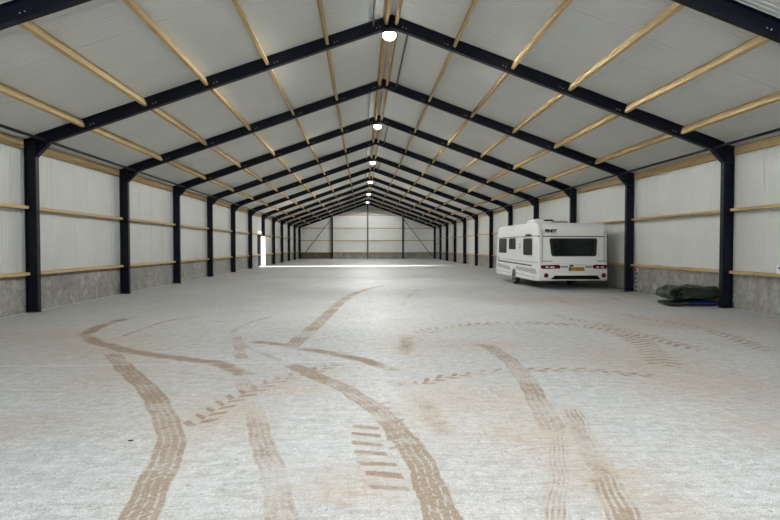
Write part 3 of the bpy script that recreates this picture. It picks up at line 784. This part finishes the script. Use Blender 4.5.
def lettering(txt, size, loc, name, mat, parent, fit_w, shear=0, off=0, rot=(PI/2, 0, 0)):
    cu = bpy.data.curves.new(name, 'FONT'); cu.body = txt; cu.size = size; cu.extrude = .002; cu.shear = shear; cu.offset = off; cu.resolution_u = 3
    ob = bpy.data.objects.new(name, cu); COL.objects.link(ob); bpy.context.view_layer.update()
    me = bpy.data.meshes.new_from_object(ob.evaluated_get(bpy.context.evaluated_depsgraph_get()))
    bpy.data.objects.remove(ob); xs = [v.co.x for v in me.vertices]; w = max(xs)-min(xs); x0 = min(xs)
    for v in me.vertices: v.co.x = (v.co.x-x0)*fit_w/w
    me.transform(CINV @ Matrix.Translation(loc) @ Matrix.Rotation(rot[0], 4, 'X'))
    me.materials.clear(); me.materials.append(mat)
    o = bpy.data.objects.new(name, me); COL.objects.link(o); o.parent = parent
    return o
lettering('FENDT', .145, (5.84, CY-.031, 2.085), 'lettering', M['black'], car, .45, .15, .0095)
lettering('CARAVAN', .05, (6.08, CY-.022, 2.025), 'lettering', M['grey_trim'], car, .21, .1)
lettering('57-XB-XX', .12, (6.81, 18.911, .718), 'lettering', M['black'], pl, .47, 0, .002)
# left side graphics and fittings
S_ = lambda y0, y1, z0, z1, o=.006: MB().box(CX0-o, CX0+.01, y0, y1, z0, z1)
cpart(MB().prism([(24.86, 1.04), (19.02, 1.0), (19.02, .978), (24.86, 1.022)], CX0-.008, CX0+.01, 'X'), 'side_moulding', M['grey_trim'])
cpart(MB().prism([(24.72, 1.12), (24.66, 1.12), (24.56, .955), (19.70, .882), (19.70, .83), (24.64, .885)], CX0-.007, CX0+.01, 'X'), 'side_stripe', M['blue_stripe'])['label'] = 'dark blue side stripe with a hooked end'
cpart(MB().prism([(24.86, .80), (22.70, .73), (22.62, .55), (24.95, .66)], CX0-.006, CX0+.01, 'X'), 'side_panel', M['light_panel'])
cpart(MB().prism([(21.86, .78), (19.30, .745), (19.12, .56), (21.74, .63)], CX0-.006, CX0+.01, 'X'), 'side_panel', M['light_panel'])
cpart(MB().prism([(21.80, .50), (19.28, .435), (19.28, .415), (21.80, .48)], CX0-.006, CX0+.01, 'X'), 'skirt_line', M['grey_trim'])
cpart(MB().prism([(24.98, .50), (22.62, .46), (22.62, .44), (24.98, .48)], CX0-.006, CX0+.01, 'X'), 'skirt_line', M['grey_trim'])
cpart(MB().prism([(20.52, 1.97), (19.74, 1.97), (19.74, 2.0), (20.0, 2.045), (20.4, 2.035)], CX0-.02, CX0+.01, 'X'), 'awning_light', M['black'], bevel=.004)
v = cpart(S_(21.08, 21.36, 1.45, 1.72, .018), 'vent_cover', M['white_trim'], bevel=.006)
for z in (1.66, 1.54): cpart(S_(21.12, 21.32, z-.02, z+.02, .022), 'vent_slot', M['grey_trim'], v)
cpart(MB().box(CX0-.01, CX0+.03, 19.06, 21.84, .315, .345).box(CX0-.01, CX0+.03, 22.56, 25.02, .315, .345), 'skirt', M['white_trim'])
# wheels, axle, drawbar, steadies
for x, sg in ((CX0+.02, -1), (CX1-.02, 1)):
    c = (x - sg*.11, 22.2, .315)
    wh = cpart(MB().lathe([(.2, -.09), (.29, -.09), (.312, -.07), (.315, 0), (.312, .07), (.29, .09), (.2, .09)], c, 'X', 32), 'wheel', M['rubber'], smooth=True); wh['label'] = 'black tyred wheel'
    rm = MB().lathe([(.205, .0), (.205, .092*sg), (.19, .098*sg), (.16, .07*sg), (.05, .075*sg), (.045, .1*sg)], c, 'X', 24)
    cpart(rm, 'rim', M['alloy'], wh, smooth=True)
cpart(MB().tube((CX0+.15, 22.2, .315), (CX1-.15, 22.2, .315), .05).box(CX0+.35, CX0+.43, 19.3, 25.0, .30, .40).box(CX1-.43, CX1-.35, 19.3, 25.0, .30, .40), 'chassis', M['black'])
cpart(MB().prism([(6.1, 24.9), (7.7, 24.9), (6.95, 26.6), (6.85, 26.6)], .36, .44, 'Z'), 'drawbar', M['grey_steel'])
jw = cpart(MB().tube((6.9, 26.35, .16), (6.9, 26.35, .85), .03), 'jockey_stand', M['grey_steel'])
cpart(MB().lathe([(.03, -.04), (.10, -.04), (.11, 0), (.10, .04), (.03, .04)], (6.9, 26.35, .11), 'X', 18), 'jockey_wheel', M['rubber'], jw, smooth=True)
for x in (6.15, 7.6):
    cpart(MB().tube((x, 19.45, .345), (x, 20.0, .33), .02), 'corner_steady', M['grey_steel'])
# roof fittings
ac = cpart(MB().prism([(5.90, 2.44), (5.91, 2.58), (5.98, 2.635), (6.16, 2.645), (6.60, 2.645), (6.74, 2.57), (6.80, 2.44)], 20.3, 21.3, 'Y'), 'roof_air_conditioner', M['white_gloss'], bevel=.03, seg=3)
cpart(MB().prism([(6.22, 2.545), (6.32, 2.61), (6.58, 2.615), (6.72, 2.545)], 20.285, 20.32, 'Y'), 'air_grille', M['black'], ac)
cpart(MB().prism([(6.55, 2.44), (6.58, 2.53), (7.08, 2.53), (7.16, 2.44)], 20.0, 20.5, 'Y'), 'roof_hatch', M['grey_trim'], bevel=.02)
cpart(MB().box(8.0, 8.1, 19.12, 19.2, 2.40, 2.45), 'corner_glint', M['clear_lens'], bevel=.015)  # pale block put in for a bright glint on the roof corner

# ------------------------------------------------------------------ tarpaulins
def pillow(name, c, half, mat, parent=None, wr=.02, seed=0, ex=(5, 5, 3), nu=64, nv=32, freq=5, tilt=0):
    """a soft folded slab: super-ellipsoid with cloth wrinkles"""
    vs, fs = [], []
    sp = lambda a, e: math.copysign(abs(a)**(2/e), a)
    for j in range(nv+1):
        ph = -PI/2 + PI*j/nv
        for i in range(nu):
            th = 2*PI*i/nu
            p = Vector((sp(math.cos(ph), ex[2])*sp(math.cos(th), ex[0]), sp(math.cos(ph), ex[2])*sp(math.sin(th), ex[1]), sp(math.sin(ph), ex[2])))
            q = Vector((p.x*half[0], p.y*half[1], p.z*half[2]))
            nz = mnoise.fractal(q*freq + Vector((seed, seed*2, 0)), 1.0, 2.0, 4)
            q += p.normalized()*nz*wr + Vector((0, 0, nz*wr*.5))
            q.z += tilt*q.x
            q += Vector(c); q.z = max(q.z, .004)
            vs.append(q)
    for j in range(nv):
        for i in range(nu):
            a, b = j*nu+i, j*nu+(i+1) % nu
            fs.append((a, b, b+nu, a+nu))
    m = MB(); m.add(vs, fs); return m.build(name, mat, parent, smooth=True)
def fold(name, pts, y0, y1, th, mat, parent, wr=.012, seed=0, ny=14, sub=10):
    """a thick cloth sheet following a cross-section path in XZ"""
    P = [Vector((p[0], 0, p[1])) for p in pts]
    for _ in range(2):
        Q = [P[0]]
        for a, b in zip(P[:-1], P[1:]): Q += [a*.75+b*.25, a*.25+b*.75]
        Q.append(P[-1]); P = Q
    n = len(P); vs, fs = [], []
    nor = []
    for i in range(n):
        d = (P[min(i+1, n-1)]-P[max(i-1, 0)]).normalized(); nor.append(Vector((-d.z, 0, d.x)))
    for k in (0, 1):
        for j in range(ny+1):
            y = y0 + (y1-y0)*j/ny
            for i in range(n):
                e = mnoise.fractal(Vector((P[i].x*6+seed, y*5, P[i].z*6)), 1.0, 2.0, 3)
                p = P[i] + nor[i]*(th*(k-.5) + e*wr) + Vector((e*.03, 0, 0)); p.y = y + e*.03
                p.z = max(p.z, .006); vs.append(p)
    o = (ny+1)*n
    for j in range(ny):
        for i in range(n-1):
            a = j*n+i; fs.append((a, a+1, a+1+n, a+n)); fs.append((o+a, o+a+n, o+a+n+1, o+a+1))
    for i in range(n-1):
        fs.append((i, o+i, o+i+1, i+1)); a = ny*n+i; fs.append((a, a+1, o+a+1, o+a))
    for j in range(ny):
        a = j*n; fs.append((a, a+n, o+a+n, o+a)); a = j*n+n-1; fs.append((a, o+a, o+a+n, a+n))
    m = MB(); m.add(vs, fs); return m.build(name, mat, parent, smooth=True)
tp = empty('folded_tarpaulin', (0, 0, 0), 'dark green tarpaulin folded into a thick bundle beside the first caravan-side column', 'tarpaulin')
pillow('bundle', (8.12, 13.90, .348), (.535, .41, .175), M['tarp'], tp, .05, 3, (7, 4, 3.4), 96, 48, freq=3.2)
for k, (r0, ya, yb) in enumerate(((.155, 13.50, 14.24), (.112, 13.54, 14.2), (.070, 13.52, 14.15), (.035, 13.56, 14.1))):
    cx, cz = 7.55+.02*k, .345-.008*k
    pts = [(cx+.30, cz-r0*.75)] + [(cx - math.sin(a)*r0*(1.6-.2*k), cz - math.cos(a)*r0) for a in [PI*q/8 for q in range(9)]] + [(cx+.25, cz+r0*.98), (cx+.5, cz+r0*.9)]
    fold('fold_layer', pts, ya, yb, .016, M['tarp'], tp, .05, k*7.3, 24)
fold('fold_layer', [(7.44, .25), (7.38, .215), (7.46, .20), (7.58, .24), (7.74, .22)], 13.5, 14.15, .016, M['tarp'], tp, .04, 31)
pillow('bottom_fold', (7.555, 13.86, .075), (.265, .40, .062), M['tarp'], tp, .014, 9, (4, 5, 2.2), freq=4)
bt = pillow('blue_tarpaulin', (8.25, 13.86, .078), (.405, .41, .070), M['tarp_blue'], None, .010, 5, (6, 6, 2.6), freq=4)
tag(bt, 'folded blue tarpaulin lying on the floor under the dark green bundle', 'tarpaulin')

# ------------------------------------------------------------------ small things
t = empty('power_socket', (8.70, 17.95, .77), 'small red socket on the plinth beside the second caravan-side column', 'socket')
MB().box(0, .055, -.05, .05, -.06, .07).build('back_box', M['white_trim'], t, bevel=.008)
MB().lathe([(.045, 0), (.052, -.03), (.055, -.07), (.045, -.09)], (0, 0, 0), 'X', 18).build('socket_cap', M['red'], t, smooth=True)
MB().path([(.04, 0, .06), (.04, .0, .085), (.03, 0, .10)], .008).build('lead', M['cable'], t)
o = MB().path([(8.745, 18.02, .01), (8.742, 18.03, .35), (8.742, 18.02, .70), (8.742, 18.03, .84)], .011).build('cable', M['cable'])
tag(o, 'thin dark cable running down the plinth under the small red socket', 'cable')
for z in (.12, .26, .40, .55):
    MB().box(8.726, 8.752, 18.0, 18.05, z-.012, z+.012).build('clip', M['white_trim'], o)
t = empty('carton', (8.70, 11.46, .962), 'small white carton with purple print on the wall rail, cut by photo edge', 'box')
t.rotation_euler = (0, 0, .12)
MB().prism([(-.05, 0), (.05, 0), (.05, .16), (.0, .20), (-.05, .16)], -.17, .17, 'Y').build('box_body', M['white_card'], t, bevel=.006)
MB().box(-.054, .0, .02, .12, .10, .145).box(-.054, .0, -.16, -.06, .10, .145).build('print', M['purple'], t)
MB().box(-.054, .0, -.10, .04, .03, .06).build('print', M['grey_trim'], t)
o = pillow('pebble', (-1.245, 4.115, .008), (.014, .011, .010), M['white_card'], None, .003, 2, (2.3, 2.3, 2.2), 16, 8); tag(o, 'tiny white pebble lying on the bare floor between two muddy tracks', 'pebble')
o = MB().prism([(-.03, -.008), (.0, -.013), (.032, -.004), (.02, .011), (-.022, .008)], .001, .012, 'Z').build('wood_chip', M['black'], bevel=.002); o.location = (-2.60, 4.40, 0); o.rotation_euler.z = .1; o.scale = (.65, .65, .65)
tag(o, 'tiny dark chip on the floor beside the widest muddy tyre track', 'chip')

# ------------------------------------------------------------------ light, sky, camera
w = bpy.data.worlds.new('daylight'); S.world = w; w.use_nodes = True
bg = w.node_tree.nodes['Background']
bg.inputs[0].default_value = (.86, .93, 1.0, 1); bg.inputs[1].default_value = SKY
sun = bpy.data.lights.new('sun', 'SUN'); sun.energy = SUN; sun.angle = math.radians(2.0); sun.color = (1, .96, .9)
so = bpy.data.objects.new('sun', sun); COL.objects.link(so)
el, az = math.radians(9.5), math.radians(5)
dr = Vector((math.cos(az)*math.cos(el), math.sin(az)*math.cos(el), -math.sin(el)))
so.rotation_euler = dr.to_track_quat('-Z', 'Y').to_euler()
so.location = (-20, 38, 6)

cam = bpy.data.cameras.new('camera'); cam.sensor_width = 36; cam.lens = 535.33/780*36; cam.clip_end = 300; cam.clip_start = .05
co = bpy.data.objects.new('camera', cam); COL.objects.link(co)
co.location = (-.728, 0, 1.5746); co.rotation_euler = (PI/2 - .0254, 0, -.0524)
S.camera = co
S.view_settings.view_transform = 'Standard'; S.view_settings.look = 'None'
S.view_settings.exposure = EXPOSURE; S.view_settings.gamma = 1; S.view_settings.use_curve_mapping = False
S.cycles.use_denoising = True
S.cycles.max_bounces = 10; S.cycles.diffuse_bounces = 6; S.cycles.glossy_bounces = 4
S.cycles.sample_clamp_indirect = 6
